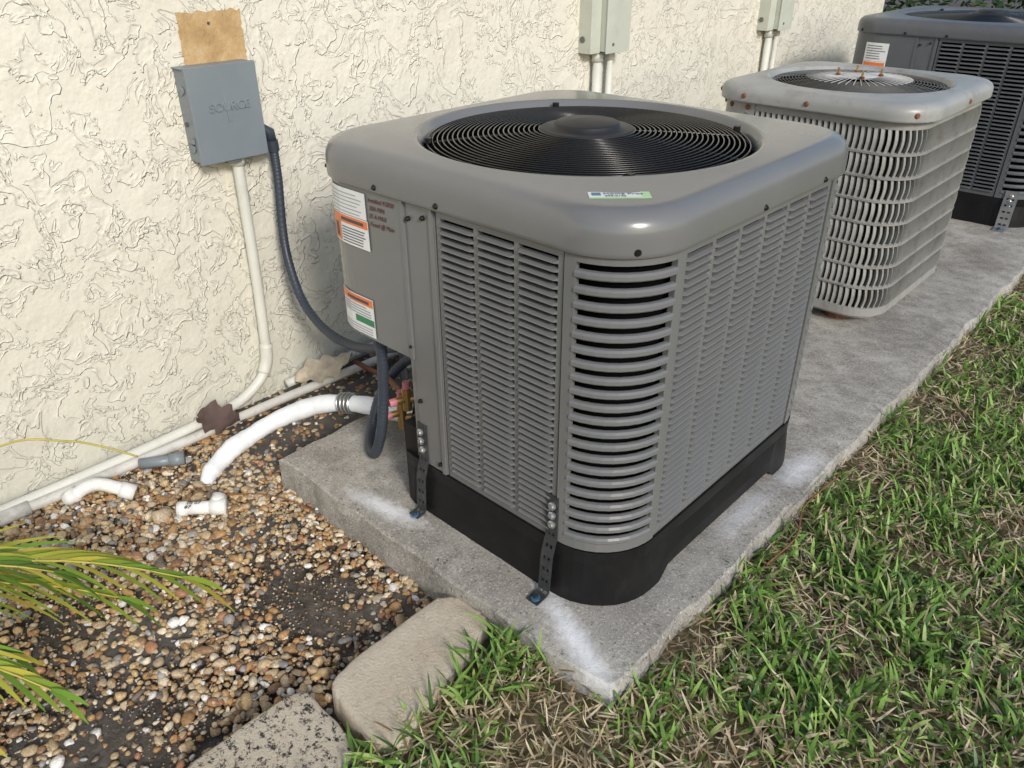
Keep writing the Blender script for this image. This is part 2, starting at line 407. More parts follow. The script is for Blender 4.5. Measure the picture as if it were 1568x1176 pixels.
    loft(bd,[[(cx+q*math.cos(t),cy+q*math.sin(t),z) for t in [2*pi*i/64 for i in range(64)]] for q,z in ((.102,zz(.1)-.004),(.100,zz(.1)+.003),(.096,zz(.1)+.004),(.072,zz(.07)+.004),(.070,zz(.07)+.012),(.065,zz(.07)+.015),(.02,zz(0)+.016),(.001,zz(0)+.016))],'hub')
    bd.make("fan_guard",root)
    return root,P,dict(sA=sA,sB=sB,sC=sC,sD=sD,sR=sR,sH=sH)
def fix(root):
    for c in root.children: c.location=(-root.location[0],-root.location[1],-root.location[2])

W,D=.86,.842
u1,P1,S1=unit("air_conditioner_condenser",-W,0,0,D,.136,.738,.136,.826,.3606,'grey')
bd=B()
def label(P,a,b,z0,z1,mat,off=.0075): P.ext(bd,a,b,[(off,z0),(off,z1)],mat,closed=False)
def toS(x): return x-(-W+.136)
a0,a1=toS(-.790),toS(-.655)
label(P1,a0,a1,.680,.736,'white')
for k in range(6): label(P1,a0+.008,a1-.01-random.random()*.05,.685+k*.008,.687+k*.008,'ink2',.0082)
label(P1,a0+.004,a1+.003,.614,.679,'white',.0078)
label(P1,a0+.006,a1+.001,.660,.677,'orange',.0084)
label(P1,a0+.006,a0+.040,.617,.660,'orange',.0084)
label(P1,a0+.016,a0+.030,.623,.655,'ink',.0088)
label(P1,a0+.046,a1-.012,.665,.672,'ink',.0088)
for k in range(6): label(P1,a0+.046,a1-.006-random.random()*.015,.619+k*.0062,.6213+k*.0062,'ink',.0084)
a0b,a1b=toS(-.785),toS(-.662)
label(P1,a0b,a1b,.407,.500,'white')
label(P1,a0b+.002,a1b-.002,.480,.498,'orange',.0082); label(P1,a0b+.03,a1b-.015,.485,.492,'ink',.0088)
label(P1,a0b+.055,a1b-.002,.434,.450,'green',.0082)
for k in range(4): label(P1,a0b+.008,a1b-.008-random.random()*.02,.453+k*.0065,.456+k*.0065,'ink2',.0082)
for k in range(3): label(P1,a0b+.008,a1b-.01,.411+k*.0065,.4135+k*.0065,'ink2',.0082)
bd.make("labels",u1)
def text(s,size,mat,parent,loc,rot,ext=.0004,name="lettering",bevel=0,shear=0):
    cu=bpy.data.curves.new(name,'FONT'); cu.body=s; cu.size=size; cu.extrude=ext; cu.materials.append(M[mat]); cu.bevel_depth=bevel; cu.shear=shear
    o=bpy.data.objects.new(name,cu); col.objects.link(o); o.location=loc; o.rotation_euler=rot
    bpy.context.view_layer.update()
    me=bpy.data.meshes.new_from_object(o.evaluated_get(bpy.context.evaluated_depsgraph_get())); mw=o.matrix_world.copy(); bpy.data.objects.remove(o)
    me.transform(mw); o=bpy.data.objects.new(name,me); link(o,parent); return o
for i,t in enumerate(("Installed 9/2020","20A MIN","25 A MAX","Fused @ Main")):
    text(t,.0130,'redink',u1,(-.648+.003*(i%2),-.0062,.722-i*.0165),(pi/2,-.03,0),.0002,"handwriting",0,.25)
bd=B(); c=Vector((-.1015,.091,.8218)); ca,sa=math.cos(.7548),math.sin(.7548)
def stk(u0,u1,v0,v1,z,mat):
    q=[]
    for u,v in ((u0,v0),(u1,v0),(u1,v1),(u0,v1)): q.append((c.x+u*ca-v*sa,c.y+u*sa+v*ca))
    bd.add([(x,y,z-.002) for x,y in q]+[(x,y,z) for x,y in q],[(4,5,6,7),(0,1,5,4),(1,2,6,5),(2,3,7,6),(3,0,4,7)],mat)
stk(-.05,.05,-.017,.017,c.z+.001,'white'); stk(-.05,.05,-.017,-.011,c.z+.0014,'lime'); stk(.036,.05,-.011,.017,c.z+.0014,'lime'); stk(-.045,-.030,-.003,.012,c.z+.0016,'blue')
bd.make("company_sticker",u1)
text("Home Pros",.014,'blue',u1,(c.x-.026*ca-.001*sa,c.y-.026*sa+.001*ca,c.z+.0018),(0,0,.7548),.0002,"sticker_lettering")
text("555-0142",.009,'ink',u1,(c.x-.024*ca+.0095*sa,c.y-.024*sa-.0095*ca,c.z+.0018),(0,0,.7548),.0002,"sticker_lettering")
def strap(parent,x,ztop,ysurf,mat,w=.03,foot=.055,name="hold_down_strap",lean=.012):
    bd=B()
    path=[(ysurf-.004,ztop),(ysurf-.006,.14),(ysurf-.018,.10),(ysurf-.022-lean,.006),(ysurf-.022-lean-foot,.003)]
    tot=[0]
    for i in range(1,len(path)): tot.append(tot[-1]+math.dist(path[i],path[i-1]))
    cell=.0145; nC=int(tot[-1]/cell)
    def at(s):
        for i in range(1,len(path)):
            if s<=tot[i]+1e-9:
                t=(s-tot[i-1])/(tot[i]-tot[i-1]); return path[i-1][0]+(path[i][0]-path[i-1][0])*t,path[i-1][1]+(path[i][1]-path[i-1][1])*t
        return path[-1]
    for k in range(nC):
        s0,s1=k*cell,(k+1)*cell
        hole=(k%2==0) and k>1
        xs=[x-w/2,x-w*.30,x-w*.06,x+w*.06,x+w*.30,x+w/2]
        ss=[s0,s0+cell*.22,s1-cell*.22,s1]
        for i in range(5):
            for j in range(3):
                if hole and j==1 and i in (1,3): continue
                y0_,z0_=at(ss[j]); y1_,z1_=at(ss[j+1])
                bd.add([(xs[i],y0_,z0_),(xs[i+1],y0_,z0_),(xs[i+1],y1_,z1_),(xs[i],y1_,z1_)],[(0,3,2,1)],mat)
    for z in (ztop-.022,ztop-.045,ztop-.068):
        bd.screw((x+random.uniform(-.004,.004),ysurf-.008,z),(0,-1,.1),.006,'steel')
    bd.cyl((x,ysurf-.022-lean-foot*.6,.003),(0,0,1),.010,.004,'blue',8)
    bd.cyl((x,ysurf-.022-lean-foot*.6,.007),(0,0,1),.006,.006,'dsteel',6)
    o=bd.make(name,parent); md=o.modifiers.new("s",'SOLIDIFY'); md.thickness=.0022; return o
strap(u1,-.145,.243,0,'dsteel',foot=.04,lean=.004); strap(u1,-.530,.24,0,'dsteel',foot=.035,lean=.002)
bd=B()
for (x,y,z,h) in ((-.735,.10,.09,.09),(-.690,.085,.17,.06)):
    bd.cyl((x,y,z),(0,0,1),.012,h,'brass',12); bd.cyl((x,y,z+h),(0,0,1),.009,.018,'pink',12); bd.cyl((x+.07,y+.07,z+.03),(-.7,-.7,0),.009,.11,'brass',10); bd.cyl((x,y,z+h*.5),(-.3,-.9,0),.009,.03,'brass',10); bd.cyl((x-.009,y-.027,z+h*.5),(-.3,-.9,0),.010,.018,'pink',10)
bd.make("service_valves",u1)
fix(u1)

u3,P3,S3=unit("air_conditioner_condenser",-.99,3.16,-.03,4.1,.15,.765,.13,.845,.41,'slate',recess=False,nl=(4,6),rows=36)
bd=B(); x0=-.99+.15
def l3(xa,xb,z0,z1,mat,off=.0075): P3.ext(bd,xa-x0,xb-x0,[(off,z0),(off,z1)],mat,closed=False)
l3(-.90,-.79,.655,.735,'white'); l3(-.90,-.79,.575,.654,'white'); l3(-.895,-.795,.62,.65,'orange',.0085); l3(-.895,-.865,.58,.62,'orange',.0085)
for k in range(6): l3(-.89,-.80-random.random()*.03,.665+k*.011,.668+k*.011,'ink',.0085)
bd.make("labels",u3)
strap(u3,-.11,.17,3.16,'steel',w=.055,lean=.0); fix(u3)

x0,y0,x1,y1,r=-.825,1.625,-.115,2.37,.13
u2=empty("weathered_air_conditioner_condenser",(x0,y0,0))
P=Path(x0+.012,y0+.012,x1-.012,y1-.012,r-.012); zb,zt=.045,.695
bd=B(); Q=Path(x0+.035,y0+.035,x1-.035,y1-.035,r-.03); us=Q.samples(0,Q.P)[:-1]; core=[Q.at(u)[:2] for u in us]; n=len(core)
bd.add([(x,y,zb) for x,y in core]+[(x,y,zt) for x,y in core],[(i,(i+1)%n,n+(i+1)%n,n+i) for i in range(n)]+[tuple(range(n))[::-1]],'coil')
bd.make("condenser_coil",u2)
bd=B(); P.strip(bd,0,P.P,zb,zb+.03,.004,'beige'); P.strip(bd,0,P.P,zt-.03,zt,.0,'beige')
P.strip(bd,-P.A-.12,.035,zb,zt,.003,'beige')
nb=8; z0=zb+.03; z1=zt-.03; ph=(z1-z0)/nb
for k in range(1,nb):
    z=z0+k*ph; P.ext(bd,.03,P.P-P.A-.11,[(-.006,z-.006),(.006,z-.004),(.007,z+.003),(-.006,z+.006)],'beige')
s=.045
while s<P.P-P.A-.12:
    for k in range(nb):
        za=z0+k*ph; vs=[]; fs=[]; m=5
        for i in range(m+1):
            t=i/m; z=za+ph*t; off=.003+.004*math.sin(pi*t); sh=.004*math.sin(pi*t)
            for (du,do) in ((-.0055,-.014),(-.0050,0),(.0035,-.004),(.0065,-.012)):
                x,y,_=P.at(s+sh+du,off+do); vs.append((x,y,z))
        for i in range(m):
            for j in range(3): fs.append((i*4+j,i*4+j+1,(i+1)*4+j+1,(i+1)*4+j))
        bd.add(vs,fs,'beige')
    s+=.0200
for u in (-.14,-.06,.01): 
    x,y,nn=P.at(u,.004); bd.screw((x,y,zt-.02),(nn[0],nn[1],0),.006,'rust')
x,y,nn=P.at(.005,.004)
bd.cyl((x,y,.635),(nn[0],nn[1],0),.022,.003,'dwire',6)
bd.make("louvered_cabinet",u2)
bd=B()
for (x,y) in ((x1-.16,y0+.10),(x1-.12,y1-.14),(x0+.1,y0+.1),(x0+.1,y1-.1)):
    bd.cyl((x,y,.0),(0,0,1),.045,.046,'rust',10,.03)
Q=Path(x0+.03,y0+.03,x1-.03,y1-.03,r-.03); core=[Q.at(u)[:2] for u in Q.samples(0,Q.P)[:-1]]; n=len(core)
bd.add([(x,y,.03) for x,y in core]+[(x,y,.05) for x,y in core],[(i,(i+1)%n,n+(i+1)%n,n+i) for i in range(n)]+[tuple(range(n))[::-1]],'beige')
bd.make("base_feet",u2)
cx,cy=cap_and_fan(u2,x0,y0,x1,y1,r,.69,.748,.30,'beigecap')
bd=B(); zz=lambda q:.732+.022*(1-(q/.30)**2)
for q in np.arange(.115,.285,.0105): bd.ring((cx,cy,zz(q)),q,.0013,'dwire',72,5)
for k in range(44):
    a=k*2*pi/44; bd.tube([(cx+q*math.cos(a),cy+q*math.sin(a),zz(q)+.003) for q in (.04,.11,.175)],.0013,'lightmetal',4)
for k in range(24):
    a=k*2*pi/24; bd.tube([(cx+q*math.cos(a),cy+q*math.sin(a),zz(q)-.002) for q in (.1,.2,.286)],.0014,'dwire',4)
loft(bd,[[(cx+q*math.cos(t),cy+q*math.sin(t),z) for t in [2*pi*i/48 for i in range(48)]] for q,z in ((.065,.752),(.062,.757),(.04,.759),(.035,.761),(.001,.762))],'lightmetal')
for k in range(4):
    a=k*pi/2+.5; bd.cyl((cx+.07*math.cos(a),cy+.07*math.sin(a),.746),(0,0,1),.004,.034,'brass',8); bd.cyl((cx+.07*math.cos(a),cy+.07*math.sin(a),.755),(0,0,1),.009,.007,'rust',6)
bd.make("fan_guard",u2)
bd=B()
CP=Path(x0,y0,x1,y1,r)
for u in (.0,.22,CP.k[1]+.1,CP.k[2]+.25,CP.k[3]+.08,-.15):
    x,y,nn=CP.at(u,.011); bd.screw((x,y,.712),(nn[0],nn[1],0),.006,'rust')
bd.make("cap_screws",u2); fix(u2)

# ------------------------------------------------------------------ concrete pad
bd=B(); xs0,xs1,ys0,ys1=-.974,.093,-.124,4.9
nx,ny=22,100; vs=[];fs=[]
X=np.linspace(xs0,xs1,nx+1); Y=np.linspace(ys0,ys1,ny+1)
idx={}
def jit(x,y): return .004*math.sin(17*y+3)+.003*math.sin(41*y)+.003*math.sin(29*x+1)
for i,x in enumerate(X):
    for j,y in enumerate(Y):
        xx,yy=x,y
        if i in(0,nx): xx+=jit(0,y)+rng.normal(0,.002)
        if j in(0,ny): yy+=jit(x,0)+rng.normal(0,.002)
        if i==nx and j==0: xx-=.012; yy+=.012
        vs.append((xx,yy,rng.normal(0,.0005)-(.004 if i in(0,nx) or j in (0,ny) else 0))); idx[(i,j)]=len(vs)-1
for i in range(nx):
    for j in range(ny): fs.append((idx[i,j],idx[i+1,j],idx[i+1,j+1],idx[i,j+1]))
bd.add(vs,fs,'concrete',False)
per=[(i,0) for i in range(nx)]+[(nx,j) for j in range(ny)]+[(i,ny) for i in range(nx,0,-1)]+[(0,j) for j in range(ny,0,-1)]
pv=[vs[idx[p]] for p in per]; rows_=[[(x,y,z) for x,y,z in pv]]
cxp,cyp=(xs0+xs1)/2,(ys0+ys1)/2
def outv(x,y,o):
    return (x+(o if x>cxp else -o) if (abs(x-xs0)<.03 or abs(x-xs1)<.03) else x, y+(o if y>cyp else -o) if (abs(y-ys0)<.03 or abs(y-ys1)<.03) else y)
for o,z in ((.005,-.008),(.008,-.03),(.010,-.07),(.012,-.16)):
    rows_.append([(*outv(x,y,o+rng.normal(0,.0015)),z) for x,y,_ in pv])
loft(bd,[r_ for r_ in rows_][::-1],'concrete',False)
pad=bd.make("concrete_pad")

# ------------------------------------------------------------------ ground sheet
def lawnmask(x,y):
    e=np.where(y<-.11, -.215, -.45)
    return ((x>e)).astype(float)
def axis(lo,hi,st,far):
    a=list(np.arange(lo,hi,st)); d=st; v=a[-1]
    r_=[];
    while v<far: d*=1.35; v+=d; r_.append(v)
    v=a[0]; d=st; l_=[]
    while v>-far: d*=1.35; v-=d; l_.append(v)
    return np.array(l_[::-1]+a+r_)
gx=axis(-1.6,1.4,.03,120); gy=axis(-1.3,2.,.03,120)
GX,GY=np.meshgrid(gx,gy,indexing='ij')
lm=lawnmask(GX,GY)
near=np.exp(-((GX+.3)**2+(GY)**2)/9.)
gz=np.where(lm>0,-.055,-.105)+near*(.006*np.sin(GX*9+GY*7)+.005*np.sin(GX*17-GY*13))
gz=np.where((GX>-.95)&(GX<.06)&(GY>-.08)&(GY<4.8),-.13,gz)
gz=np.where((GX<-1.0)&(GY>-.1),-.095,gz)
V=np.stack([GX,GY,gz],-1).reshape(-1,3); a,b_=GX.shape
I=np.arange(a*b_).reshape(a,b_); F=np.stack([I[:-1,:-1],I[1:,:-1],I[1:,1:],I[:-1,1:]],-1).reshape(-1,4)
g=npmesh("ground",V,F,'ground'); at=g.data.attributes.new("lawn",'FLOAT','POINT'); at.data.foreach_set("value",lm.ravel().astype(np.float32))

# ------------------------------------------------------------------ gravel
import bmesh
def ico(k):
    bmm=bmesh.new(); bmesh.ops.create_icosphere(bmm,subdivisions=k,radius=1); bmm.verts.ensure_lookup_table()
    a=np.array([v.co[:] for v in bmm.verts]); b=np.array([[v.index for v in f.verts] for f in bmm.faces]); bmm.free(); return a,b
IV,IF=ico(2); IV1,IF1=ico(1)
def pebbles(pos,size,IV=IV):
    n=len(pos)
    sc3=size[:,None]*np.stack([rng.uniform(.75,1.35,n),rng.uniform(.65,1.05,n),rng.uniform(.45,.75,n)],1)
    ph=rng.uniform(0,6.28,(n,3)); am=rng.uniform(.05,.19,(n,3))
    v=np.repeat(IV[None],n,0)
    bumpf=1+am[:,0,None]*np.sin(3*v[:,:,0]+ph[:,0,None])+am[:,1,None]*np.sin(3.5*v[:,:,1]+ph[:,1,None])+am[:,2,None]*np.sin(4*v[:,:,2]+2*v[:,:,0]+ph[:,2,None])
    v=v*bumpf[:,:,None]*sc3[:,None,:]
    az=rng.uniform(0,6.28,n); tl=rng.normal(0,.35,n)
    ct,st=np.cos(tl)[:,None],np.sin(tl)[:,None]; y=v[:,:,1]*ct-v[:,:,2]*st; z=v[:,:,1]*st+v[:,:,2]*ct
    ca,sa=np.cos(az)[:,None],np.sin(az)[:,None]; x=v[:,:,0]*ca-y*sa; y2=v[:,:,0]*sa+y*ca
    return np.stack([x,y2,z],-1)+pos[:,None,:]
pal=np.array([(.49,.36,.21),(.40,.23,.10),(.24,.145,.08),(.60,.51,.37),(.30,.29,.275),(.74,.71,.66),(.34,.17,.095),(.44,.34,.22),(.52,.37,.19),(.15,.12,.095)])
pw=np.array([.2,.16,.11,.13,.08,.06,.05,.14,.08,.04])
def bare(x,y):
    return np.exp(-(((x+.60)/.20)**2+((y+.33)/.12)**2))*.97+np.exp(-(((x+.55)/.28)**2+((y+.76)/.14)**2))*.85+np.exp(-(((x+.95)/.15)**2+((y+.75)/.10)**2))*.6+.35*np.clip(np.sin(7*x+2)*np.sin(9*y+1),0,1)
n=17500
px=rng.uniform(-1.42,-.2,n); py=rng.uniform(-1.25,-.125,n)
k=(rng.random(n)>bare(px,py))
px,py=px[k],py[k]
n2=3600; qx=rng.uniform(-1.42,-.99,n2); qy=-.125+rng.random(n2)**1.5*4.9
px=np.r_[px,qx]; py=np.r_[py,qy]
k=~((px>-.30)&(py<-.13)&(py>-1.3)&(rng.random(len(px))>.12)); px,py=px[k],py[k]
n=len(px); size=rng.lognormal(math.log(.0061),.36,n); size=np.clip(size,.003,.015)
pz=-.105+rng.uniform(0,.012,n)+size*.3
V=pebbles(np.stack([px,py,pz],1),size)
ci=rng.choice(len(pal),n,p=pw/pw.sum()); cols=pal[ci]*rng.uniform(.7,1.2,(n,1))
ng=12000; gx_=rng.uniform(-1.42,-.22,ng); gy_=rng.uniform(-1.2,-.125,ng); gs=rng.uniform(.0012,.0038,ng)
V2=pebbles(np.stack([gx_,gy_,np.full(ng,-.100)],1),gs,IV1)
c2=pal[rng.choice(len(pal),ng)]*rng.uniform(.4,1.,(ng,1))
F=np.concatenate([(IF[None]+(np.arange(n)*len(IV))[:,None,None]).reshape(-1,3),(IF1[None]+n*len(IV)+(np.arange(ng)*len(IV1))[:,None,None]).reshape(-1,3)])
npmesh("gravel",np.concatenate([V.reshape(-1,3),V2.reshape(-1,3)]),F,'pebble',np.concatenate([np.repeat(cols,len(IV),0),np.repeat(c2,len(IV1),0)]))

# ------------------------------------------------------------------ grass
def blades(pos,L_,wd,az,lean,curl,cols,seg=4):
    n=len(pos); t=np.linspace(0,1,seg+1)
    ang=lean[:,None]+curl[:,None]*t[None,:]
    ds=L_[:,None]/seg
    h=np.concatenate([np.zeros((n,1)),np.cumsum(np.sin(ang[:,:-1])*ds,1)],1); z=np.concatenate([np.zeros((n,1)),np.cumsum(np.cos(ang[:,:-1])*ds,1)],1)
    dx,dy=np.cos(az)[:,None],np.sin(az)[:,None]
    cx_=pos[:,0,None]+h*dx; cy_=pos[:,1,None]+h*dy; cz=np.maximum(pos[:,2,None]+z,pos[:,2,None]+.001)
    w=wd[:,None]*np.array([.6,1,.95,.7,.08])[None,:]*.5
    tw=rng.uniform(-.8,.8,n)[:,None]
    sx,sy,sz=-dy*np.cos(tw),dx*np.cos(tw),np.sin(tw)
    a=np.stack([cx_-sx*w,cy_-sy*w,cz-sz*w],-1); b=np.stack([cx_+sx*w,cy_+sy*w,cz+sz*w],-1)
    V=np.stack([a,b],2).reshape(n,-1,3)
    base=np.arange(n)[:,None,None]*(2*(seg+1)); q=np.array([[2*i,2*i+1,2*i+3,2*i+2] for i in range(seg)])[None]
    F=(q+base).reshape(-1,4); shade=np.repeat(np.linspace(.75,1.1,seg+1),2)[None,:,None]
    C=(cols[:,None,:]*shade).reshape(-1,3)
    return V.reshape(-1,3),F,C
def onlawn(x,y):
    inpad=(x>-.98)&(x<.100)&(y>-.130)&(y<4.95)
    edge=x<-.14+.02*np.sin(20*y)
    return ~inpad & ~(edge&(y<-.11)) & ~((x<.0)&(y>-.1)&(x<-.9)) & (x>-.3)
ang_=rng.uniform(0,2*pi,14); frq=rng.uniform(4,26,14); phs=rng.uniform(0,2*pi,14)
def wob(x,y):
    s=0
    for a_,f_,p_ in zip(ang_,frq,phs): s=s+np.sin(f_*(x*math.cos(a_)+y*math.sin(a_))+p_)
    return np.clip(.5+s*.13,0,1)
def mk(n,xr,yr):
    x=rng.uniform(*xr,n); y=rng.uniform(*yr,n); k=onlawn(x,y)
    return x[k],y[k]
parts=[]
gpal=np.array([(.20,.36,.07),(.145,.28,.05),(.28,.45,.10),(.085,.18,.04),(.40,.50,.17)]); dpal=np.array([(.66,.54,.35),(.52,.40,.24),(.76,.66,.47),(.33,.23,.13)])
def batch(n,xr,yr,dead):
    x,y=mk(n,xr,yr); g_=wob(x,y)
    tan=np.clip(1-np.hypot((x-.05)/.30,(y+.27)/.20),0,1)*.8+np.clip(1-np.abs(x-.13)/.05,0,1)*(y>-.1)*.2+np.clip(1-np.hypot((x+.1)/.14,(y+.55)/.22),0,1)*.4+np.clip(1-np.hypot((x-.55)/.35,(y-.05)/.3),0,1)*.35
    if dead:
        k=rng.random(len(x))<np.clip(.38+.6*(1-g_)+tan,0,1); x,y=x[k],y[k]; m=len(x)
        L_=rng.uniform(.018,.05,m); wd=rng.uniform(.002,.0048,m); lean=rng.uniform(1.0,1.6,m); curl=rng.normal(0,.5,m); c=dpal[rng.choice(4,m,p=[.35,.3,.2,.15])]*rng.uniform(.7,1.15,(m,1)); z0=-.052+rng.uniform(0,.026,m)
    else:
        k=rng.random(len(x))<np.clip(.15+1.0*g_-tan*1.0,.05,1); x,y=x[k],y[k]; m=len(x)
        L_=rng.uniform(.025,.066,m)*(.75+.5*wob(x,y)); wd=rng.uniform(.0042,.009,m); lean=np.abs(rng.normal(.75,.42,m)); curl=rng.uniform(.1,1.4,m); c=gpal[rng.choice(5,m,p=[.33,.24,.21,.08,.14])]*rng.uniform(.75,1.2,(m,1)); z0=-.055+rng.uniform(0,.014,m)
        yl=rng.random(m)<.08; c[yl]=dpal[0]*.9
    az=rng.uniform(0,2*pi,m)
    nearpad=(x<.17)&(y>-.12)
    az=np.where(nearpad&(np.cos(az)<-.2)&(rng.random(m)<.6),az+pi,az)
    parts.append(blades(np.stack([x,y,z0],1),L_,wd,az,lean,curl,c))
batch(30000,(-.3,1.1),(-1.1,1.2),True); batch(29000,(-.3,1.1),(-1.1,1.2),False)
batch(17000,(.05,1.3),(1.2,3.4),True); batch(21000,(.05,1.3),(1.2,3.4),False)
batch(9000,(.05,2.6),(3.4,6),False); batch(5000,(1.1,2.8),(-1.5,3.4),False); batch(3000,(1.1,2.8),(-1.5,3.4),True)
x=np.r_[rng.normal(-.122,.014,80),rng.normal(-.10,.05,80)]; y=np.r_[rng.uniform(-.62,-.14,80),rng.uniform(-.24,-.13,80)]
k=onlawn(x,y)|((x>-.16)&(y<-.12)); x,y=x[k],y[k]; m=len(x)
parts.append(blades(np.stack([x,y,np.full(m,-.055)],1),rng.uniform(.05,.105,m),rng.uniform(.005,.009,m),rng.uniform(0,2*pi,m),np.abs(rng.normal(.4,.3,m)),rng.uniform(.3,1.2,m),gpal[rng.choice(5,m)]*rng.uniform(.8,1.1,(m,1))))
off=0;Vs=[];Fs=[];Cs=[]
for V,F,C in parts: Vs.append(V);Fs.append(F+off);Cs.append(C);off+=len(V)
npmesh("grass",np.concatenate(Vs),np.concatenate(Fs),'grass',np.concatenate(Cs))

# ------------------------------------------------------------------ edging stones
def stone(corners,z0,z1,moss,name="edging_stone"):
    C=[Vector((*c,0)) for c in corners]; cen=sum(C,Vector())/len(C)
    p=[c.copy() for c in C]
    for it in range(4):
        q=[]
        for i in range(len(p)): a=p[i]; b=p[(i+1)%len(p)]; q+= [a*.88+b*.12,a*.12+b*.88] if it<2 else [a*.75+b*.25,a*.25+b*.75]
        p=q
    np_=len(p); wv=[.010*math.sin(2*pi*3*i/np_+1)+.008*math.sin(2*pi*8*i/np_)+.006*math.sin(2*pi*19*i/np_)+.004*math.sin(2*pi*31*i/np_) for i in range(np_)]
    rings=[]
    for s_,z,k in ((1.02,z0,1),(1.03,z0+.3*(z1-z0),1),(1.015,z1-.014,1),(1.005,z1-.006,1),(.985,z1-.001,1),(.94,z1+.001,.9),(.7,z1+.0015,.3),(.45,z1+.0015,0),(.2,z1+.0015,0),(.01,z1+.0015,0)):
        rings.append([(cen.x+(q.x-cen.x)*s_*(1+wv[i]*k),cen.y+(q.y-cen.y)*s_*(1+wv[i]*k),z) for i,q in enumerate(p)])
    b=B(); loft(b,rings,'stone'); o=b.make(name)
    at=o.data.attributes.new("moss",'FLOAT','POINT'); at.data.foreach_set("value",[moss]*len(o.data.vertices)); return o
stone([(-.312,-.435),(-.320,-.36),(-.322,-.165),(-.300,-.134),(-.215,-.132),(-.185,-.155),(-.13,-.37),(-.105,-.432),(-.14,-.468),(-.29,-.458)],-.14,-.028,.12)
stone([(-.350,-.72),(-.345,-.51),(-.325,-.484),(-.205,-.490),(-.155,-.51),(-.15,-.70),(-.18,-.735),(-.32,-.740)],-.14,-.034,1.)
stone([(-.355,-1.05),(-.35,-.79),(-.33,-.762),(-.19,-.760),(-.16,-.79),(-.17,-1.03),(-.20,-1.06)],-.14,-.034,.5)

# ------------------------------------------------------------------ house
XW=-1.42
h=empty("stucco_house")
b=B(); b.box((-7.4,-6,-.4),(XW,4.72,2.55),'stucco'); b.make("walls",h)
b=B(); b.add([(-7.9,-6.4,2.55),(XW+.3,-6.4,2.55),(XW+.3,5.1,2.55),(-7.9,5.1,2.55),(-4.4,-3.5,4.0),(-4.4,2.2,4.0)],[(3,2,1,0),(0,1,4),(1,2,5,4),(2,3,5),(3,0,4,5)],'roof'); b.make("roof",h)
b=B(); out=[]; pn=88
y0_,y1_,z0_,z1_=.038,.212,.875,1.023
for i in range(pn):
    t=i/pn*4; e=rng.normal(0,.0016)+.0018*math.sin(i*1.1)
    if t<1: p=(y0_+(y1_-y0_)*t,z0_+e)
    elif t<2: p=(y1_+e,z0_+(z1_-z0_)*(t-1))
    elif t<3: p=(y1_-(y1_-y0_)*(t-2),z1_+e)
    else: p=(y0_+e,z1_-(z1_-z0_)*(t-3))
    out.append(p)
b.add([(XW+.003,p[0],p[1]) for p in out],[tuple(range(pn))],'patch'); b.cyl((XW+.003,.12,.995),(1,0,0),.004,.002,'ink',8)
b.make("bare_stucco_patch",h)

eb=empty("electrical_disconnect_box")
b=B(); ya,yb,za,zb_=.005,.192,.672,.900; xf=XW+.066
b.box((XW-.002,ya,za),(xf-.012,yb,zb_),'box'); o=b.make("enclosure",eb,.002)
b=B(); b.box((xf-.0115,ya-.004,za-.004),(xf,yb+.004,zb_+.006),'box'); b.box((XW+.0,ya-.0045,zb_-.0),(xf-.012,yb+.0045,zb_+.004),'box'); b.make("cover",eb,.003)
b=B(); b.box((XW+.030,ya-.009,za+.05),(XW+.05,ya-.003,za+.062),'box'); b.cyl((XW+.030,ya-.001,za+.035),(0,-1,0),.011,.004,'box',16); b.cyl((XW+.030,ya-.001,zb_-.05),(0,-1,0),.011,.004,'box',16); b.box((XW+.015,ya-.004,za+.09),(XW+.025,ya,za+.10),'ink'); b.box((xf-.022,ya+.07,za-.012),(xf-.004,ya+.11,za-.003),'dwire')
b.make("knockouts_and_latch",eb,.001)
text("SOURCE",.030,'box',eb,(xf+.0002,ya+.043,.795),(pi/2,0,pi/2),.0022,"embossed_lettering",.0006)
text("1",.105,'box',eb,(xf-.0003,ya+.070,.766),(pi/2,0,pi/2),.0012,"embossed_numeral",.0007)
b=B(); xp=XW+.03
pts=smoothpts([(xp,.118,.68),(xp,.116,.5),(xp,.112,.3),(xp,.105,.14),(xp,.10,.06),(xp+.002,.075,.005),(xp+.003,.02,-.035),(xp+.006,-.05,-.055),(xp+.01,-.2,-.066),(xp+.01,-.5,-.072),(xp+.004,-.9,-.075),(xp,-1.6,-.08)],10)
b.tube(pts,.0155,'cream',16)
b.tube(smoothpts([(xp+.002,.079,.012),(xp,.098,.05),(xp,.104,.10)],6),.019,'cream',16)
b.tube([(xp,.118,.645),(xp,.118,.675)],.020,'cream',16)
b.make("painted_conduit")
b=B(); pts=smoothpts([(XW+.045,-1.7,-.092),(XW+.05,-.9,-.084),(XW+.066,-.5,-.080),(XW+.075,-.2,-.078),(XW+.085,.05,-.07),(XW+.10,.3,-.065),(XW+.115,.55,-.06),(XW+.115,1.5,-.06),(XW+.10,4.5,-.06)],10); b.tube(pts,.0145,'creamdirty',16)
b.tube(pts[14:17],.019,'creamdirty',16); b.make("drain_pipe")
b=B(); b.tube(smoothpts([(XW+.03,.15,-.06),(XW+.045,.5,-.045),(XW+.05,1.5,-.045),(XW+.05,4.4,-.045)],8),.014,'cream',14)
b.make("drain_pipe")
def flex(pts,r,mat='flex',k=26):
    p=smoothpts(pts,k); rad=[r*(1+.05*math.sin(i*2.1)) for i in range(len(p))]
    b=B(); b.tube(p,r,mat,14,rad=rad); return b
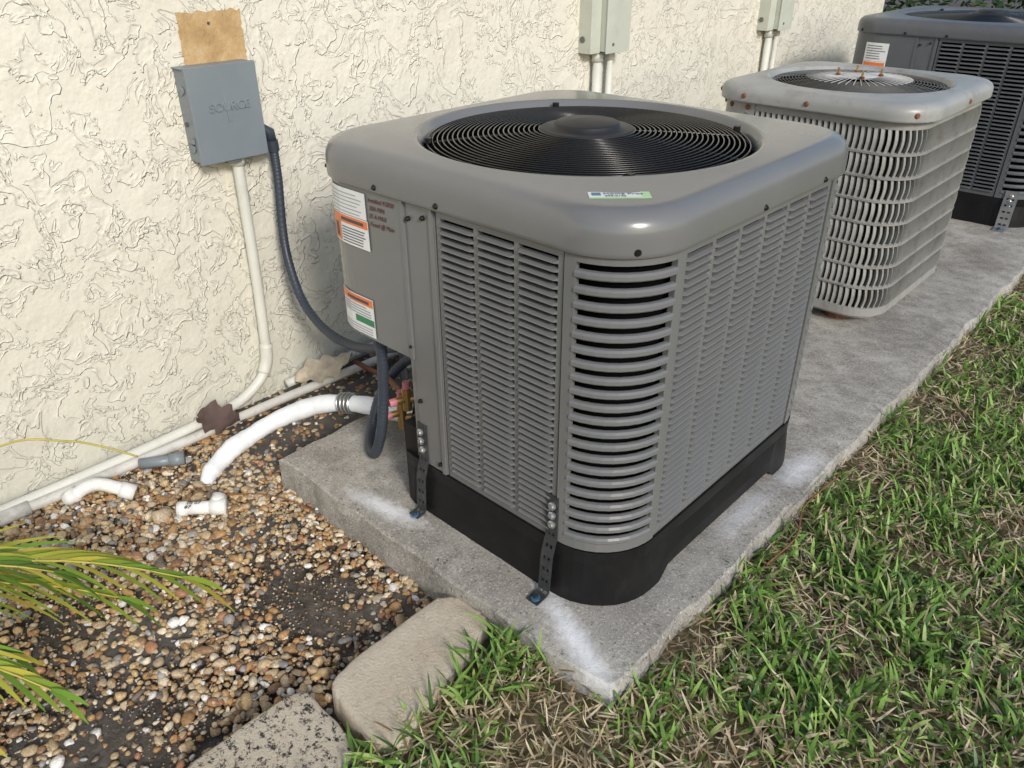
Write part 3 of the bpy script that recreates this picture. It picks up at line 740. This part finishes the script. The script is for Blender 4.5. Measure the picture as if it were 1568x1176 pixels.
b=flex([(XW+.04,.222,.71),(XW+.045,.224,.66),(XW+.055,.217,.58),(XW+.068,.200,.45),(-1.32,.185,.36),(-1.25,.17,.265),(-1.14,.16,.215),(-1.0,.15,.215),(-.88,.14,.25),(-.78,.14,.29)],.0125)
b.tube([(XW+.035,.188,.72),(XW+.035,.208,.725),(XW+.04,.221,.717),(XW+.04,.223,.69)],.016,'flex',12); b.tube([(XW+.04,.223,.695),(XW+.04,.224,.665)],.019,'flex',10,smooth=False)
b.make("flexible_electrical_conduit")
b=flex([(-.70,.03,.41),(-.70,.03,.33),(-.71,.03,.22),(-.72,.02,.12),(-.755,.02,.04),(-.82,.05,.015),(-.87,.10,.04),(-.88,.15,.12),(-.85,.20,.19),(-.78,.22,.24)],.013)
b.tube([(-.70,.03,.40),(-.70,.03,.365)],.018,'flex',10,smooth=False); b.make("flexible_electrical_conduit")
pts=smoothpts([(-.70,.18,.095),(-.85,.15,.07),(-.94,.135,.055),(-1.02,.11,.04),(-1.09,.075,.02),(-1.15,.025,-.01),(-1.185,-.04,-.035),(-1.19,-.10,-.05),(-1.185,-.15,-.055),(-1.185,-.19,-.075),(-1.165,-.24,-.088),(-1.14,-.27,-.105)],8)
b=B(); rad=[.0255*(1+.06*math.sin(i*.22)+.025*math.sin(i*.9)+.012*rng.normal()) for i in range(len(pts))]
for i in range(8): rad[-1-i]*= (.62+.045*i)
b.tube(pts,.027,'insul',18,rad=rad)
b.make("insulated_refrigerant_line")
ils=bpy.data.objects["insulated_refrigerant_line"]
b=B(); q=smoothpts(pts[20:25],4); b.tube(q,.0290,'dwire',18); 
for t in (0,5,10,15): b.tube(q[t:t+2],.0310,'steel',18)
b.make("foil_coupling",ils)
b=B(); b.tube(smoothpts([(-.74,.11,.19),(-.86,.16,.16),(-.98,.24,.10),(-1.15,.33,.0),(-1.3,.36,-.03)],8),.008,'rust',10); b.tube(smoothpts([(-.74,.13,.10),(-.9,.25,.03),(-1.1,.4,.02),(-1.3,.55,-.03)],8),.010,'flex',10); b.make("copper_line")

b=B(); b.tube(smoothpts([(-1.33,-.545,-.085),(-1.31,-.50,-.062),(-1.285,-.475,-.058),(-1.25,-.45,-.066),(-1.225,-.425,-.08)],6),.017,'pvc',14,rad=None); b.tube([(-1.245,-.447,-.068),(-1.222,-.422,-.082)],.021,'pvc',16); b.tube([(-1.335,-.555,-.09),(-1.322,-.528,-.075)],.021,'pvc',16); b.make("pvc_elbow")
b=B(); b.tube([(-1.065,-.375,-.078),(-1.0,-.30,-.078)],.0165,'pvc',18); b.tube([(-1.015,-.318,-.078),(-.99,-.289,-.078)],.021,'pvc',18); b.tube([(-1.068,-.379,-.078),(-1.053,-.361,-.078)],.0195,'pvc',18)
b.tube([(-1.005,-.309,-.078),(-1.025,-.285,-.065)],.019,'pvc',14); b.make("pvc_fitting")
o=text("10 07\n87",.016,'ink',bpy.data.objects["pvc_fitting"],(-1.050,-.365,-.0610),(0,0,.85),.0006,"marker_writing")
b=B(); b.tube([(-1.33,-.36,-.075),(-1.27,-.27,-.075)],.015,'box',14); b.tube([(-1.285,-.295,-.075),(-1.265,-.262,-.075)],.019,'box',14); b.make("grey_pvc_coupling")
V=pebbles(np.array([[-1.08,-.42,-.085]]),np.array([.03])); npmesh("rock",V[0],IF,'pebble',np.tile((.42,.33,.22),(len(IV),1)))
def leafmesh(name,c,Lx,Wy,rot,mat):
    b=B(); vs=[]; m=14
    for i in range(m+1):
        t=i/m; w=Wy*math.sin(pi*min(1,t*.98+.01))**.8*(1+.28*math.sin(t*23)); curl=.3*Wy*math.sin(t*5)
        for s in (-1,-.5,0,.5,1): vs.append((Lx*(t-.5),w*s*(1-.1*abs(s)),abs(s)**1.5*Wy*.28+curl*s*.5+.010*math.sin(t*7)))
    fs=[(i*5+j,i*5+j+1,(i+1)*5+j+1,(i+1)*5+j) for i in range(m) for j in range(4)]
    b.add(vs,fs,mat,True); b.tube([(Lx*.48,0,0),(Lx*.65,.004,.012)],.0015,mat,5)
    o=b.make(name); o.location=c; o.rotation_euler=rot; return o
leafmesh("dead_leaf",(-1.31,-.12,-.035),.15,.05,(.55,-.12,.45),'leafb')
leafmesh("dead_leaf",(-1.33,.26,-.03),.20,.05,(.4,-.25,1.25),'leaft')
b=B(); b.tube(smoothpts([(-1.03,-.27,-.075),(-.95,-.20,-.07),(-.85,-.16,-.072),(-.77,-.15,-.075)],6),.0018,'twig',6); b.tube(smoothpts([(.15,.38,-.01),(.16,.5,.0),(.13,.6,.01),(.14,.78,.01)],6),.002,'twig',6); b.make("twigs")

for (ya,yb,zb0,ht) in ((1.62,1.825,.785,.45),(3.05,3.24,.76,.45)):
    e=empty("wall_disconnect_box"); b=B()
    ym=ya+.06
    b.box((XW-.002,ya,zb0),(XW+.06,ym,zb0+ht),'boxc'); b.box((XW-.002,ym+.001,zb0+.005),(XW+.085,yb,zb0+ht),'boxc'); b.box((XW+.0855,ym-.002,zb0-.002),(XW+.091,yb+.004,zb0+ht+.004),'boxc')
    b.cyl((XW+.091,ya+.10,zb0+.03),(1,0,0),.006,.004,'dwire',8); b.cyl((XW+.02,ya-.001,zb0+.05),(0,-1,0),.012,.003,'dwire',12)
    b.make("enclosure",e,.003)
    b=B()
    for y,rr in ((ya+.085,.018),(ya+.165,.013)): b.tube([(XW+.03,y,zb0+.002),(XW+.03,y,-.12)],rr,'cream',14); b.tube([(XW+.03,y,zb0),(XW+.03,y,zb0-.035)],rr+.005,'cream',14)
    b.make("conduits",e)

# ------------------------------------------------------------------ palm
def frond(p0,p1,p2,nl,Lf,wf,cols,droop=.5):
    Vs=[];Fs=[];Cs=[];off=0
    p0,p1,p2=map(Vector,(p0,p1,p2))
    for i in range(nl):
        t=.25+.75*i/(nl-1); c=p0*(1-t)**2+p1*2*t*(1-t)+p2*t*t; tg=((p1-p0)*(1-t)+(p2-p1)*t).normalized()
        for sd in (-1,1):
            side=tg.cross(Vector((0,0,1))).normalized()*sd
            d=(tg*(1.0+.6*t)+side*(.62-.3*t)+Vector((0,0,.22))).normalized()
            Ln=Lf*(.55+.6*math.sin(pi*min(1,.2+t*.8)))*random.uniform(.8,1.1); seg=6; q=c.copy(); v=[]
            nrm=d.cross(Vector((0,0,1))).normalized()
            for k in range(seg+1):
                s_=k/seg; w=wf*(math.sin(pi*min(.98,.18+s_*.82))**.8)*.5
                tw=nrm+Vector((0,0,.35*sd)); v+= [q-tw*w,q+tw*w]; d=(d+Vector((0,0,-droop/seg*1.4))).normalized(); q=q+d*Ln/seg
            v=[(a.x,a.y,max(a.z,-.085)) for a in v]
            Vs+=v; Fs+=[(off+2*k,off+2*k+1,off+2*k+3,off+2*k+2) for k in range(seg)]; off+=len(v)
            cc=np.array(random.choice(cols))*random.uniform(.8,1.15); Cs+=[tuple(cc*(1+.25*(k//2)/seg)) for k in range(len(v))]
    return Vs,Fs,Cs
pl=empty("areca_palm",(-1.0,-1.05,-.1))
gp=[(.16,.29,.035),(.24,.34,.04),(.36,.38,.05),(.11,.20,.03),(.46,.42,.06)]
allV=[];allF=[];allC=[]
bs=B()
base=(-1.02,-1.08,-.1)
for (p1,p2,nl,Lf,wf,dr) in (((-1.05,-.90,.24),(-.66,-.54,.07),14,.22,.011,.7),((-1.02,-.95,.22),(-.76,-.64,.02),10,.20,.011,.8),((-.98,-.98,.28),(-.80,-.72,.12),9,.20,.010,.8),((-.92,-1.02,.2),(-.60,-.82,.04),12,.16,.011,.6),((-.95,-1.1,.25),(-.60,-.95,.06),12,.16,.011,.8),((-1.,-1.05,.2),(-.75,-.84,.03),10,.14,.010,.6),((-1.1,-1.,.3),(-1.15,-.85,.2),10,.16,.011,.7),((-1.2,-1.1,.3),(-1.4,-1.2,.2),10,.18,.011,.7),((-1.,-1.3,.3),(-.9,-1.5,.2),10,.18,.011,.7)):
    v,f,c=frond(base,p1,p2,nl,Lf,wf,gp,dr); o=len(allV); allV+=v; allF+=[tuple(i+o for i in q) for q in f]; allC+=c
    A,Bq,Cq=Vector(base),Vector(p1),Vector(p2); bs.tube([A*(1-t)**2+Bq*2*t*(1-t)+Cq*t*t for t in np.linspace(0,1,14)],.004,'stem',6,rad=list(np.linspace(.005,.0015,14)))
bs.tube(smoothpts([(-1.02,-1.05,-.05),(-1.13,-.85,.18),(-1.09,-.68,.26),(-1.03,-.58,.25),(-.985,-.52,.225),(-.95,-.47,.19)],6),.0022,'stem',6)
npmesh("leaflets",np.array(allV),np.array(allF),'leaf',np.array(allC),parent=pl)
bs.make("stems",pl)
for c_ in pl.children: c_.location=(1.0,1.05,.1)

# ------------------------------------------------------------------ hedge
n=14000; t=rng.random((n,3)); hx=-3.2+t[:,0]*6.5; hy=5.4+t[:,1]*1.2; hz=-.05+t[:,2]**.8*(1.25+.15*np.sin(hx*4)+.1*np.sin(hx*9))
pos=np.stack([hx,hy,hz],1); m=n
V,F,C=blades(pos,rng.uniform(.04,.09,m),rng.uniform(.02,.035,m),rng.uniform(0,2*pi,m),rng.uniform(.2,1.8,m),rng.uniform(0,.8,m),np.array([(.06,.12,.03),(.10,.17,.04),(.035,.07,.02),(.16,.10,.05)])[rng.choice(4,m,p=[.4,.25,.25,.1])]*rng.uniform(.6,1.2,(m,1)))
npmesh("hedge",V,F,'leaf',C)

# ------------------------------------------------------------------ light + camera
w=bpy.data.worlds.new("World"); sc.world=w; w.use_nodes=True; nt=w.node_tree
sky=nt.nodes.new("ShaderNodeTexSky"); sky.sky_type='NISHITA'; sky.sun_disc=False
el=math.radians(30); saz=math.radians(-22)
sky.sun_elevation=el; sky.sun_rotation=math.radians(90)-saz
sky.air_density=1.3; sky.dust_density=2.0; sky.ozone_density=3.
bg=nt.nodes["Background"]; bg.inputs[1].default_value=.15; L(nt,sky.outputs[0],bg.inputs[0])
sd=bpy.data.lights.new("sun",'SUN'); sd.energy=2.55; sd.angle=math.radians(11); sd.color=(1,.95,.875)
so=bpy.data.objects.new("sun",sd); col.objects.link(so)
dv=Vector((math.cos(el)*math.cos(saz),math.cos(el)*math.sin(saz),math.sin(el))); so.rotation_euler=dv.to_track_quat('Z','Y').to_euler(); so.location=dv*10
cd=bpy.data.cameras.new("camera"); cd.sensor_width=36; cd.lens=36*1193.5/1568; cd.clip_end=500; cd.clip_start=.02
co=bpy.data.objects.new("camera",cd); col.objects.link(co)
yaw,pitch,roll=.7548,.5243,-.0044
Fv=Vector((-math.sin(yaw)*math.cos(pitch),math.cos(yaw)*math.cos(pitch),-math.sin(pitch))); Rv=Vector((math.cos(yaw),math.sin(yaw),0)); Uv=Rv.cross(Fv)
R2=Rv*math.cos(roll)+Uv*math.sin(roll); U2=R2.cross(Fv)
mt=Matrix((R2,U2,-Fv)).transposed().to_4x4(); mt.translation=Vector((.6212,-.9324,1.1888)); co.matrix_world=mt
sc.camera=co
sc.view_settings.view_transform='Standard'; sc.view_settings.look='None'; sc.view_settings.exposure=0
